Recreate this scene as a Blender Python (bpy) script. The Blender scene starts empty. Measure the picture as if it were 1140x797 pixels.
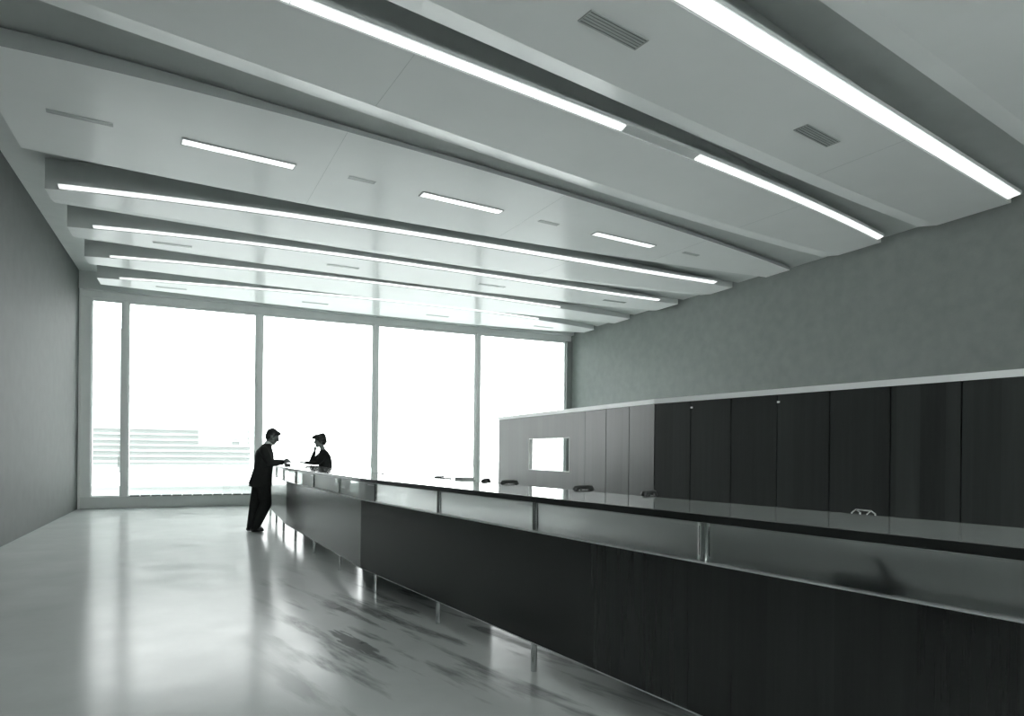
import bpy, bmesh, math, random
import numpy as np
from mathutils import Vector, Matrix, Euler

random.seed(7)
SC = bpy.context.scene
COL = SC.collection

# ------------------------------------------------------------------ helpers
def mesh_obj(name, verts, faces, mat, parent=None, smooth=False):
    me = bpy.data.meshes.new(name)
    me.from_pydata([tuple(v) for v in verts], [], faces)
    bm = bmesh.new(); bm.from_mesh(me)
    bmesh.ops.recalc_face_normals(bm, faces=bm.faces)
    bm.to_mesh(me); bm.free()
    if smooth:
        for p in me.polygons: p.use_smooth = True
    return link(name, me, mat, parent)

def link(name, me, mat, parent=None):
    o = bpy.data.objects.new(name, me)
    COL.objects.link(o)
    if mat: me.materials.append(mat)
    if parent is not None:
        o.parent = parent
        o.matrix_parent_inverse = Matrix.Translation(parent.location).inverted() if parent.rotation_euler.z == 0 else parent_inv(parent)
    return o

def parent_inv(p):
    return (Matrix.Translation(p.location) @ p.rotation_euler.to_matrix().to_4x4()).inverted()

def thing(name, label, cat, loc=(0, 0, 0), group=None):
    o = bpy.data.objects.new(name, None)
    o.empty_display_size = 0.1
    COL.objects.link(o)
    o.location = loc
    return tag(o, label, cat, group)

def tag(o, label, cat, group=None):
    o['label'] = label; o['category'] = cat
    if group: o['group'] = group
    return o

def struct(o):
    o['kind'] = 'structure'
    return o

class MB:
    """collects boxes, prisms, tubes into one mesh"""
    def __init__(s): s.v = []; s.f = []
    def add(s, vs, fs):
        k = len(s.v); s.v += [tuple(v) for v in vs]; s.f += [tuple(i + k for i in f) for f in fs]
    def box(s, x0, x1, y0, y1, z0, z1):
        s.add([(x0,y0,z0),(x1,y0,z0),(x1,y1,z0),(x0,y1,z0),(x0,y0,z1),(x1,y0,z1),(x1,y1,z1),(x0,y1,z1)],
              [(0,3,2,1),(4,5,6,7),(0,1,5,4),(1,2,6,5),(2,3,7,6),(3,0,4,7)])
    def prism(s, pts, z0, z1):
        n = len(pts)
        s.add([(p[0],p[1],z0) for p in pts] + [(p[0],p[1],z1) for p in pts],
              [tuple(range(n))[::-1], tuple(range(n,2*n))] + [(i,(i+1)%n,n+(i+1)%n,n+i) for i in range(n)])
    def wallseg(s, a, b, t, z0, z1):
        """upright slab from plan point a to b, thickness t to the right of the run a->b"""
        d = (Vector(b)-Vector(a)).normalized(); n = Vector((d.y,-d.x))*t
        s.prism([a, b, (b[0]+n.x,b[1]+n.y), (a[0]+n.x,a[1]+n.y)], z0, z1)
    def cyl(s, x, y, z0, z1, r, n=20):
        s.prism([(x+r*math.cos(2*math.pi*i/n), y+r*math.sin(2*math.pi*i/n)) for i in range(n)], z0, z1)
    def tube(s, pts, r, n=10):
        pts = [Vector(p) for p in pts]; rings = []
        for i, p in enumerate(pts):
            d = (pts[min(i+1,len(pts)-1)]-pts[max(i-1,0)]).normalized()
            u = d.orthogonal().normalized() if i == 0 else (pu - d*pu.dot(d)).normalized()
            pu = u; w = d.cross(u)
            rr = r[i] if isinstance(r,(list,tuple)) else r
            rings.append([p+(u*math.cos(2*math.pi*k/n)+w*math.sin(2*math.pi*k/n))*rr for k in range(n)])
        vs = [v for g in rings for v in g]; fs = []
        for i in range(len(rings)-1):
            for k in range(n):
                fs.append((i*n+k, i*n+(k+1)%n, (i+1)*n+(k+1)%n, (i+1)*n+k))
        fs.append(tuple(range(n))[::-1]); fs.append(tuple((len(rings)-1)*n+k for k in range(n)))
        s.add(vs, fs)
    def loft(s, rings):
        n = len(rings[0]); vs = [v for g in rings for v in g]; fs = []
        for i in range(len(rings)-1):
            for k in range(n):
                fs.append((i*n+k, i*n+(k+1)%n, (i+1)*n+(k+1)%n, (i+1)*n+k))
        fs.append(tuple(range(n))[::-1]); fs.append(tuple((len(rings)-1)*n+k for k in range(n)))
        s.add(vs, fs)
    def build(s, name, mat, parent=None, smooth=False):
        return mesh_obj(name, s.v, s.f, mat, parent, smooth)

def bevel(o, w, seg=2):
    bm = bmesh.new(); bm.from_mesh(o.data)
    bmesh.ops.bevel(bm, geom=[e for e in bm.edges if len(e.link_faces)==2 and e.calc_face_angle(0) > 0.6], offset=w, segments=seg, affect='EDGES', profile=0.5)
    bm.to_mesh(o.data); bm.free()
    return o

# ------------------------------------------------------------------ materials
def new_mat(name):
    m = bpy.data.materials.new(name); m.use_nodes = True
    nt = m.node_tree; b = nt.nodes['Principled BSDF']
    return m, nt, b

def grey(v):
    """slightly cool green-black print tone: strongest in the darks"""
    k = 0.10*(1-min(v,1))
    return (v*(1-k), v, v*(1-k*0.35), 1)

def paint(name, v, rough=0.5, spec=0.5, var=0.04, scale=3.0, bump=0.0, coat=0.0, metal=0.0):
    m, nt, b = new_mat(name)
    tc = nt.nodes.new('ShaderNodeTexCoord')
    nz = nt.nodes.new('ShaderNodeTexNoise'); nz.inputs['Scale'].default_value = scale; nz.inputs['Detail'].default_value = 6
    nt.links.new(tc.outputs['Object'], nz.inputs['Vector'])
    rp = nt.nodes.new('ShaderNodeValToRGB')
    rp.color_ramp.elements[0].position = 0.3; rp.color_ramp.elements[1].position = 0.7
    rp.color_ramp.elements[0].color = grey(v*(1-var)); rp.color_ramp.elements[1].color = grey(v*(1+var))
    nt.links.new(nz.outputs['Fac'], rp.inputs['Fac']); nt.links.new(rp.outputs['Color'], b.inputs['Base Color'])
    b.inputs['Roughness'].default_value = rough
    b.inputs['Specular IOR Level'].default_value = spec
    b.inputs['Metallic'].default_value = metal
    b.inputs['Coat Weight'].default_value = coat
    if bump:
        n2 = nt.nodes.new('ShaderNodeTexNoise'); n2.inputs['Scale'].default_value = 60; n2.inputs['Detail'].default_value = 4
        nt.links.new(tc.outputs['Object'], n2.inputs['Vector'])
        bp = nt.nodes.new('ShaderNodeBump'); bp.inputs['Strength'].default_value = bump; bp.inputs['Distance'].default_value = 0.01
        nt.links.new(n2.outputs['Fac'], bp.inputs['Height']); nt.links.new(bp.outputs['Normal'], b.inputs['Normal'])
    return m

def add_sheen(m, rough, k, rough_socket=None):
    """wax or gloss film over a matt body: Fresnel weighted, weakened by k"""
    nt = m.node_tree; b = nt.nodes['Principled BSDF']; out = nt.nodes['Material Output']
    b.inputs['Specular IOR Level'].default_value = 0.0
    gl = nt.nodes.new('ShaderNodeBsdfGlossy'); gl.inputs['Roughness'].default_value = rough
    if rough_socket is not None: nt.links.new(rough_socket, gl.inputs['Roughness'])
    fr = nt.nodes.new('ShaderNodeFresnel'); fr.inputs['IOR'].default_value = 1.5
    mu = nt.nodes.new('ShaderNodeMath'); mu.operation = 'MULTIPLY'; mu.inputs[1].default_value = k
    nt.links.new(fr.outputs[0], mu.inputs[0])
    mx = nt.nodes.new('ShaderNodeMixShader')
    nt.links.new(mu.outputs[0], mx.inputs[0]); nt.links.new(b.outputs[0], mx.inputs[1]); nt.links.new(gl.outputs[0], mx.inputs[2])
    nt.links.new(mx.outputs[0], out.inputs['Surface'])
    return m

def satin(name, v, rough, k, **kw):
    return add_sheen(paint(name, v, **kw), rough, k)

def frosted(name, v, clear):
    """etched glass: part of the light goes straight through, part is scattered"""
    m, nt, b = new_mat(name); out = nt.nodes['Material Output']
    b.inputs['Base Color'].default_value = grey(v); b.inputs['Roughness'].default_value = 0.25
    tr = nt.nodes.new('ShaderNodeBsdfTransparent'); tr.inputs['Color'].default_value = (0.93,0.96,0.95,1)
    mx = nt.nodes.new('ShaderNodeMixShader'); mx.inputs[0].default_value = clear
    tl = nt.nodes.new('ShaderNodeBsdfTranslucent'); tl.inputs['Color'].default_value = grey(v)
    m2 = nt.nodes.new('ShaderNodeMixShader'); m2.inputs[0].default_value = 0.3
    nt.links.new(b.outputs[0], m2.inputs[1]); nt.links.new(tl.outputs[0], m2.inputs[2])
    nt.links.new(m2.outputs[0], mx.inputs[1]); nt.links.new(tr.outputs[0], mx.inputs[2])
    nt.links.new(mx.outputs[0], out.inputs['Surface'])
    return m

def veneer(name, v, rough=0.3, spec=0.5, band=0.28):
    """dark polished wood: fine upright grain and broad flitch bands"""
    m, nt, b = new_mat(name)
    tc = nt.nodes.new('ShaderNodeTexCoord')
    mp = nt.nodes.new('ShaderNodeMapping'); mp.inputs['Scale'].default_value = (9, 9, 0.35)
    nt.links.new(tc.outputs['Object'], mp.inputs['Vector'])
    n1 = nt.nodes.new('ShaderNodeTexNoise'); n1.inputs['Scale'].default_value = 2.2; n1.inputs['Detail'].default_value = 8; n1.inputs['Roughness'].default_value = 0.7
    nt.links.new(mp.outputs['Vector'], n1.inputs['Vector'])
    sx = nt.nodes.new('ShaderNodeSeparateXYZ'); nt.links.new(tc.outputs['Object'], sx.inputs['Vector'])
    dv = nt.nodes.new('ShaderNodeMath'); dv.operation = 'DIVIDE'; dv.inputs[1].default_value = band
    nt.links.new(sx.outputs['Y'], dv.inputs[0])
    fl = nt.nodes.new('ShaderNodeMath'); fl.operation = 'FLOOR'; nt.links.new(dv.outputs[0], fl.inputs[0])
    wn = nt.nodes.new('ShaderNodeTexWhiteNoise'); wn.noise_dimensions = '1D'; nt.links.new(fl.outputs[0], wn.inputs['W'])
    mx = nt.nodes.new('ShaderNodeMix'); mx.data_type = 'FLOAT'; mx.inputs['Factor'].default_value = 0.35
    nt.links.new(n1.outputs['Fac'], mx.inputs['A']); nt.links.new(wn.outputs['Value'], mx.inputs['B'])
    rp = nt.nodes.new('ShaderNodeValToRGB')
    rp.color_ramp.elements[0].position = 0.2; rp.color_ramp.elements[1].position = 0.8
    rp.color_ramp.elements[0].color = grey(v*0.6); rp.color_ramp.elements[1].color = grey(v*1.5)
    nt.links.new(mx.outputs['Result'], rp.inputs['Fac']); nt.links.new(rp.outputs['Color'], b.inputs['Base Color'])
    b.inputs['Roughness'].default_value = rough
    b.inputs['Specular IOR Level'].default_value = spec
    return m

def emitter(name, strength, v=1.0):
    m, nt, b = new_mat(name)
    b.inputs['Base Color'].default_value = (0.8,0.8,0.8,1)
    b.inputs['Emission Color'].default_value = (0.97*v, 1.0*v, 0.99*v, 1)
    # tube seen through an opal cover: slight unevenness along the length
    tc = nt.nodes.new('ShaderNodeTexCoord')
    nz = nt.nodes.new('ShaderNodeTexNoise'); nz.inputs['Scale'].default_value = 2.5
    nt.links.new(tc.outputs['Object'], nz.inputs['Vector'])
    mr = nt.nodes.new('ShaderNodeMapRange'); mr.inputs['To Min'].default_value = strength*0.85; mr.inputs['To Max'].default_value = strength*1.15
    nt.links.new(nz.outputs['Fac'], mr.inputs['Value']); nt.links.new(mr.outputs['Result'], b.inputs['Emission Strength'])
    return m

def thin_glass(name, tint=0.96, rough=0.0, ior=1.5, refl=1.0):
    m, nt, b = new_mat(name)
    nt.nodes.remove(b)
    out = nt.nodes['Material Output']
    tr = nt.nodes.new('ShaderNodeBsdfTransparent'); tr.inputs['Color'].default_value = (tint*0.99,tint,tint*0.995,1)
    gl = nt.nodes.new('ShaderNodeBsdfGlossy'); gl.inputs['Roughness'].default_value = rough
    gl.inputs['Color'].default_value = (0.95,1,0.98,1)
    fr = nt.nodes.new('ShaderNodeFresnel'); fr.inputs['IOR'].default_value = ior
    mu = nt.nodes.new('ShaderNodeMath'); mu.operation = 'MULTIPLY'; mu.inputs[1].default_value = refl
    nt.links.new(fr.outputs[0], mu.inputs[0])
    mx = nt.nodes.new('ShaderNodeMixShader')
    nt.links.new(mu.outputs[0], mx.inputs[0]); nt.links.new(tr.outputs[0], mx.inputs[1]); nt.links.new(gl.outputs[0], mx.inputs[2])
    nt.links.new(mx.outputs[0], out.inputs['Surface'])
    return m

SKY = 8.5
STRIP = 1.25
M = {}
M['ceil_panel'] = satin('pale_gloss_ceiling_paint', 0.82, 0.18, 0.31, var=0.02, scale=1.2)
M['ceil_panel_side'] = paint('pale_ceiling_paint_shaded', 0.66, rough=0.5, var=0.03)  # ceiling paint toned down: shade of the panel sides put into the colour
M['ceil_fascia_shade'] = paint('ceiling_fascia_shade_tone', 0.34, rough=0.5, var=0.03)  # deeper painted shade for the sides of the lamp panel
M['ceil_void'] = paint('ceiling_void_paint', 0.62, rough=0.7)
M['seam'] = paint('ceiling_seam_line', 0.58, rough=0.7)
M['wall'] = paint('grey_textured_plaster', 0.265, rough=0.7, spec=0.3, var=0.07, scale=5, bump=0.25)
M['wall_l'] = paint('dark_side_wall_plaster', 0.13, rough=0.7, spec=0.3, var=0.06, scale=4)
M['frame'] = paint('grey_aluminium_frame', 0.72, rough=0.42, var=0.03, spec=0.5)
M['jamb'] = paint('dark_grey_corner_post', 0.24, rough=0.5)
M['sill'] = paint('grey_painted_sill', 0.62, rough=0.4, var=0.03)
M['glass'] = thin_glass('window_glass', 0.97)
M['dark'] = paint('black_enamel', 0.02, rough=0.35, spec=0.5)
M['vent_dark'] = paint('vent_shadow_grille', 0.08, rough=0.6)
M['vent'] = paint('vent_grey_metal', 0.42, rough=0.45)
M['wood'] = veneer('dark_polished_veneer', 0.020, rough=0.22, spec=0.55)
M['wood2'] = veneer('partition_veneer', 0.030, rough=0.36, spec=0.55, band=0.21)
M['cap'] = paint('pale_painted_cap', 0.85, rough=0.3, var=0.03)
M['top'] = paint('black_polished_counter_top', 0.36, rough=0.06, spec=0.6, var=0.1, scale=8)
M['edge'] = paint('dark_counter_edge', 0.02, rough=0.3)
M['chrome'] = paint('polished_steel', 0.62, rough=0.16, metal=1.0, var=0.02)
M['cglass'] = frosted('etched_counter_glass', 0.88, 0.42)
def rough_glass():
    m, nt, b = new_mat('frosted_counter_glass')
    b.inputs['Base Color'].default_value = (0.76,0.79,0.78,1); b.inputs['Transmission Weight'].default_value = 1.0
    b.inputs['Roughness'].default_value = 0.42; b.inputs['IOR'].default_value = 1.35
    tc = nt.nodes.new('ShaderNodeTexCoord'); nz = nt.nodes.new('ShaderNodeTexNoise'); nz.inputs['Scale'].default_value = 6
    nt.links.new(tc.outputs['Object'], nz.inputs['Vector'])
    mr = nt.nodes.new('ShaderNodeMapRange'); mr.inputs['To Min'].default_value = 0.38; mr.inputs['To Max'].default_value = 0.46
    nt.links.new(nz.outputs['Fac'], mr.inputs['Value']); nt.links.new(mr.outputs['Result'], b.inputs['Roughness'])
    return m
M['fglass'] = rough_glass()
M['matte'] = paint('matt_black_joint', 0.012, rough=1.0, spec=0.0)
M['alu'] = paint('brushed_aluminium_trim', 0.75, rough=0.45, metal=0.35)
M['board'] = paint('grey_laminate_board', 0.88, rough=0.35, spec=0.6, var=0.03)
M['strip'] = emitter('fluorescent_strip_cover', STRIP)
M['lamp'] = emitter('recessed_lamp_cover', 1.0)
M['white'] = paint('white_paper', 0.75, rough=0.6)
M['suit'] = paint('charcoal_wool_suit', 0.022, rough=0.85, spec=0.2, var=0.15, scale=25)
M['sweater'] = paint('black_knit', 0.022, rough=0.9, spec=0.15, var=0.2, scale=40)
M['skin'] = paint('skin', 0.20, rough=0.5, spec=0.35, var=0.05, scale=12)
M['hair'] = paint('dark_hair', 0.018, rough=0.45, spec=0.4, var=0.3, scale=60)
M['shoe'] = paint('black_leather', 0.02, rough=0.3, spec=0.5)
M['shirt'] = paint('white_cotton', 0.65, rough=0.8)
M['pave'] = paint('pale_sunlit_paving', 0.70, rough=0.8, var=0.05, scale=0.8)
M['facade'] = paint('pale_stone_facade', 0.245, rough=0.8, var=0.04, scale=0.5)
M['facade2'] = paint('grey_stone_facade', 0.228, rough=0.8, var=0.04, scale=0.5)
M['pane'] = paint('distant_window_glass', 0.20, rough=0.3)

def floor_mat():
    m, nt, b = new_mat('waxed_linoleum_floor')
    tc = nt.nodes.new('ShaderNodeTexCoord')
    # cloudy base
    n1 = nt.nodes.new('ShaderNodeTexNoise'); n1.inputs['Scale'].default_value = 1.1; n1.inputs['Detail'].default_value = 9; n1.inputs['Roughness'].default_value = 0.62
    nt.links.new(tc.outputs['Object'], n1.inputs['Vector'])
    r1 = nt.nodes.new('ShaderNodeValToRGB')
    r1.color_ramp.elements[0].position = 0.3; r1.color_ramp.elements[0].color = grey(0.54)
    r1.color_ramp.elements[1].position = 0.72; r1.color_ramp.elements[1].color = grey(0.63)
    nt.links.new(n1.outputs['Fac'], r1.inputs['Fac'])
    # worn dark scuffs drawn out along the counter
    rt = nt.nodes.new('ShaderNodeMapping'); rt.inputs['Rotation'].default_value = (0,0,math.radians(-14))
    nt.links.new(tc.outputs['Object'], rt.inputs['Vector'])
    mp = nt.nodes.new('ShaderNodeMapping'); mp.inputs['Scale'].default_value = (3.0, 0.45, 1)
    nt.links.new(rt.outputs['Vector'], mp.inputs['Vector'])
    n2 = nt.nodes.new('ShaderNodeTexNoise'); n2.inputs['Scale'].default_value = 1.9; n2.inputs['Detail'].default_value = 5; n2.inputs['Roughness'].default_value = 0.55; n2.inputs['Distortion'].default_value = 0.15
    nt.links.new(mp.outputs['Vector'], n2.inputs['Vector'])
    r2 = nt.nodes.new('ShaderNodeValToRGB')
    r2.color_ramp.elements[0].position = 0.52; r2.color_ramp.elements[0].color = (0,0,0,1)
    r2.color_ramp.elements[1].position = 0.66; r2.color_ramp.elements[1].color = (1,1,1,1)
    nt.links.new(n2.outputs['Fac'], r2.inputs['Fac'])
    # the worn track runs beside the counter
    sx = nt.nodes.new('ShaderNodeSeparateXYZ'); nt.links.new(tc.outputs['Object'], sx.inputs['Vector'])
    mr = nt.nodes.new('ShaderNodeMapRange'); mr.interpolation_type = 'SMOOTHSTEP'
    mr.inputs['From Min'].default_value = 0.2; mr.inputs['From Max'].default_value = 1.0
    nt.links.new(sx.outputs['X'], mr.inputs['Value'])
    my = nt.nodes.new('ShaderNodeMapRange'); my.interpolation_type = 'SMOOTHSTEP'
    my.inputs['From Min'].default_value = 9.0; my.inputs['From Max'].default_value = 5.5
    nt.links.new(sx.outputs['Y'], my.inputs['Value'])
    mm = nt.nodes.new('ShaderNodeMath'); mm.operation = 'MULTIPLY'
    nt.links.new(mr.outputs['Result'], mm.inputs[0]); nt.links.new(my.outputs['Result'], mm.inputs[1])
    m2 = nt.nodes.new('ShaderNodeMath'); m2.operation = 'MULTIPLY'
    nt.links.new(mm.outputs[0], m2.inputs[0]); nt.links.new(r2.outputs['Color'], m2.inputs[1])
    # one clear dark stain with a ragged edge, drawn out the same way
    so = nt.nodes.new('ShaderNodeMapping'); so.vector_type = 'TEXTURE'
    so.inputs['Location'].default_value = (1.05,4.66,0); so.inputs['Rotation'].default_value = (0,0,math.radians(12)); so.inputs['Scale'].default_value = (0.075,0.42,1)
    nt.links.new(tc.outputs['Object'], so.inputs['Vector'])
    flat = nt.nodes.new('ShaderNodeVectorMath'); flat.operation = 'MULTIPLY'; flat.inputs[1].default_value = (1,1,0)
    nt.links.new(so.outputs['Vector'], flat.inputs[0])
    ln = nt.nodes.new('ShaderNodeVectorMath'); ln.operation = 'LENGTH'; nt.links.new(flat.outputs[0], ln.inputs[0])
    n4 = nt.nodes.new('ShaderNodeTexNoise'); n4.inputs['Scale'].default_value = 9; n4.inputs['Detail'].default_value = 4
    nt.links.new(mp.outputs['Vector'], n4.inputs['Vector'])
    sa = nt.nodes.new('ShaderNodeMath'); sa.operation = 'MULTIPLY_ADD'; sa.inputs[1].default_value = 1.9; 
    nt.links.new(n4.outputs['Fac'], sa.inputs[0]); nt.links.new(ln.outputs['Value'], sa.inputs[2])
    st = nt.nodes.new('ShaderNodeMapRange'); st.inputs['From Min'].default_value = 1.95; st.inputs['From Max'].default_value = 1.7
    nt.links.new(sa.outputs[0], st.inputs['Value'])
    mz = nt.nodes.new('ShaderNodeMath'); mz.operation = 'MAXIMUM'
    nt.links.new(m2.outputs[0], mz.inputs[0]); nt.links.new(st.outputs['Result'], mz.inputs[1])
    m3 = nt.nodes.new('ShaderNodeMath'); m3.operation = 'MULTIPLY'; m3.inputs[1].default_value = 0.80
    nt.links.new(mz.outputs[0], m3.inputs[0])
    mx = nt.nodes.new('ShaderNodeMix'); mx.data_type = 'RGBA'
    nt.links.new(m3.outputs[0], mx.inputs['Factor']); nt.links.new(r1.outputs['Color'], mx.inputs['A'])
    mx.inputs['B'].default_value = grey(0.05)
    nt.links.new(mx.outputs['Result'], b.inputs['Base Color'])
    # wax: uneven polish
    n3 = nt.nodes.new('ShaderNodeTexNoise'); n3.inputs['Scale'].default_value = 2.3; n3.inputs['Detail'].default_value = 6
    nt.links.new(tc.outputs['Object'], n3.inputs['Vector'])
    r3 = nt.nodes.new('ShaderNodeMapRange'); r3.inputs['From Min'].default_value = 0.3; r3.inputs['From Max'].default_value = 0.7
    r3.inputs['To Min'].default_value = 0.13; r3.inputs['To Max'].default_value = 0.22
    nt.links.new(n3.outputs['Fac'], r3.inputs['Value'])
    ad = nt.nodes.new('ShaderNodeMath'); ad.operation = 'MULTIPLY_ADD'; ad.inputs[1].default_value = 0.15
    nt.links.new(m3.outputs[0], ad.inputs[0]); nt.links.new(r3.outputs['Result'], ad.inputs[2])
    return add_sheen(m, 0.2, 0.45, ad.outputs[0])
M['floor'] = floor_mat()

# ------------------------------------------------------------------ camera
W, Hh = 1140, 797
FPX, PX, PY, ROLL, EYE, YAW = 722.0, 541.0, 504.4, 0.010, 1.38, math.radians(24.0)
cam = bpy.data.cameras.new('camera'); cam_o = bpy.data.objects.new('camera', cam); COL.objects.link(cam_o)
cam.sensor_fit = 'HORIZONTAL'; cam.sensor_width = 36.0; cam.lens = FPX/W*36.0
cam.shift_x = (W/2-PX)/W; cam.shift_y = (PY-Hh/2)/W
cam.clip_end = 300; cam.clip_start = 0.05
cam_o.matrix_world = Matrix.Translation((0,0,EYE)) @ Matrix.Rotation(-YAW,4,'Z') @ Matrix.Rotation(math.pi/2,4,'X') @ Matrix.Rotation(ROLL,4,'Z')
SC.camera = cam_o

# ------------------------------------------------------------------ room shell
XL, XR, YB, YW, ZC = -2.50, 10.66, -4.5, 17.50, 5.46
b = MB(); b.box(XL-0.2, XR+0.2, YB-0.2, YW+0.25, -0.12, 0.0)
struct(b.build('floor', M['floor']))
b = MB(); b.box(XL-0.2, XR+0.2, YB-0.2, YW+0.25, ZC, ZC+0.15)
struct(b.build('ceiling', M['ceil_void']))
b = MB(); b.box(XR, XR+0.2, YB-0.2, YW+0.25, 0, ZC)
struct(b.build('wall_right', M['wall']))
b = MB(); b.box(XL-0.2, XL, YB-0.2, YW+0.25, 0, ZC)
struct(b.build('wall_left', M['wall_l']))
# rear wall behind the viewer with an unseen wide window, added for fill light
RW = (0.0, 8.0, 1.7, 4.7)
b = MB()
b.box(XL, RW[0], YB-0.2, YB, 0, ZC); b.box(RW[1], XR, YB-0.2, YB, 0, ZC)
b.box(RW[0], RW[1], YB-0.2, YB, 0, RW[2]); b.box(RW[0], RW[1], YB-0.2, YB, RW[3], ZC)
struct(b.build('wall_back', M['wall']))
wf = MB()
for x in (RW[0], 2.64, 5.3, RW[1]-0.06): wf.box(x, x+0.06, YB-0.14, YB-0.06, RW[2], RW[3])
w = struct(wf.build('window_6', M['frame']))
g = MB(); g.box(RW[0], RW[1], YB-0.105, YB-0.097, RW[2], RW[3]); g.build('glass', M['glass'], w)

# glass front: five bays
ZS, ZH0, ZH1 = 0.27, 4.86, 5.06
bays = [(-2.26,-1.645,1),( -1.505,1.345,2),(1.505,4.385,3),(4.525,7.43,4),(7.575,10.47,5)]
b = MB(); b.box(XL, XR, 17.30, YW+0.20, ZH1, ZC)
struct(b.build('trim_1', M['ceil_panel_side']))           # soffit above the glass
b = MB(); b.box(XL, XR, 17.46, YW+0.16, ZH0+0.04, ZH1); b.box(XL, XR, 17.50, YW+0.12, ZH0, ZH0+0.04)
struct(b.build('trim_2', M['frame']))                      # head rail
b = MB(); b.box(XL, XR, 17.44, YW+0.22, 0.03, ZS-0.02); b.box(XL, XR, 17.40, YW+0.22, ZS-0.02, ZS); b.box(XL, XR, 17.47, YW+0.22, 0, 0.03)
struct(b.build('trim_3', M['sill']))                       # low sill
for x0, x1, k in bays:
    f = MB()
    # slim frame round the pane
    t = 0.022
    f.box(x0, x0+t, 17.50, 17.58, ZS, ZH0); f.box(x1-t, x1, 17.50, 17.58, ZS, ZH0)
    f.box(x0+t, x1-t, 17.50, 17.58, ZS, ZS+t); f.box(x0+t, x1-t, 17.50, 17.58, ZH0-t, ZH0)
    w = struct(f.build(f'window_{k}', M['frame']))
    g = MB(); g.box(x0+t, x1-t, 17.536, 17.544, ZS+t, ZH0-t); g.build('glass', M['glass'], w)
    # upright at the right of the bay
    if k < 5:
        m = MB(); xr = bays[k][0]
        m.box(x1, xr, 17.44, 17.62, ZS, ZH0+0.02); m.box(x1+0.035, xr-0.035, 17.41, 17.44, ZS, ZH0+0.02)
        m.build('mullion', M['frame'], w)
        c = MB(); c.tube([(x1-0.045,17.47,1.0),(x1-0.045,17.47,2.4),(x1-0.045,17.475,4.84)], 0.004, 6)
        c.tube([(x1-0.045,17.47,0.95),(x1-0.045,17.47,1.0),(x1-0.045,17.47,1.32)], [0.006,0.013,0.006], 8)
        c.build('blind_cord', M['vent'], w)
    else:
        m = MB(); m.box(x1, XR-0.002, 17.40, 17.64, ZS, ZH0+0.02); m.build('jamb', M['jamb'], w)
    if k == 1:
        m = MB(); m.box(-2.46, x0, 17.42, 17.62, ZS, ZH0+0.02); m.box(XL+0.002, -2.46, 17.36, 17.62, 0.0, ZH1); m.build('jamb', M['frame'], w)
    if k in (2,3,4,5):
        v = MB(); n = 12
        for i in range(n):
            a = x0+0.06+(x1-x0-0.12)*i/n; v.box(a, a+(x1-x0-0.12)/n*0.86, 17.42, 17.46, ZS, ZS+0.03)
        v.build('heater_grille', M['vent_dark'], w)

# ------------------------------------------------------------------ outside
b = MB(); b.box(-60, 60, YW+0.25, 120, -0.16, -0.10)
struct(b.build('exterior_ground', M['pave']))
b = MB(); b.box(-60, 60, YB-60, YB-0.2, -0.16, -0.10)
struct(b.build('exterior_ground', M['pave']))
b = MB(); b.box(-20, 25, 22.0, 22.35, -0.10, 0.24); b.box(-20, 25, 21.95, 22.40, 0.24, 0.30)
pw = b.build('parapet', M['facade']); tag(pw, 'low pale kerb wall running across the pavement outside the glass front', 'wall')
bl = thing('building', 'hazy pale building with rows of ledges across the street, seen through the wide left pane', 'building', (-3, 48, -0.1))
b = MB(); b.box(-14, 3.4, 48, 60, -0.1, 9.2); b.build('facade', M['facade'], bl)
for i in range(7):
    b = MB(); z = 0.55+0.36*i; b.box(-14.1, 3.5, 47.75, 48, z, z+0.12); b.build('ledge', M['facade2'], bl)
for i in range(6):
    b = MB(); x = -12.6+2.6*i; b.box(x, x+1.5, 47.93, 48.02, 3.6, 7.6); b.build('pane', M['pane'], bl)

world = bpy.data.worlds.new('sky'); SC.world = world; world.use_nodes = True
wn = world.node_tree
bg = wn.nodes['Background']
# bright overcast sky, a little brighter overhead
tc = wn.nodes.new('ShaderNodeTexCoord'); sp = wn.nodes.new('ShaderNodeSeparateXYZ'); wn.links.new(tc.outputs['Generated'], sp.inputs['Vector'])
mr = wn.nodes.new('ShaderNodeMapRange'); mr.inputs['From Min'].default_value = 0.0; mr.inputs['From Max'].default_value = 1.0
mr.inputs['To Min'].default_value = SKY; mr.inputs['To Max'].default_value = SKY*1.35
wn.links.new(sp.outputs['Z'], mr.inputs['Value']); wn.links.new(mr.outputs['Result'], bg.inputs['Strength'])
bg.inputs['Color'].default_value = (0.975,1.0,1.0,1)

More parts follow.
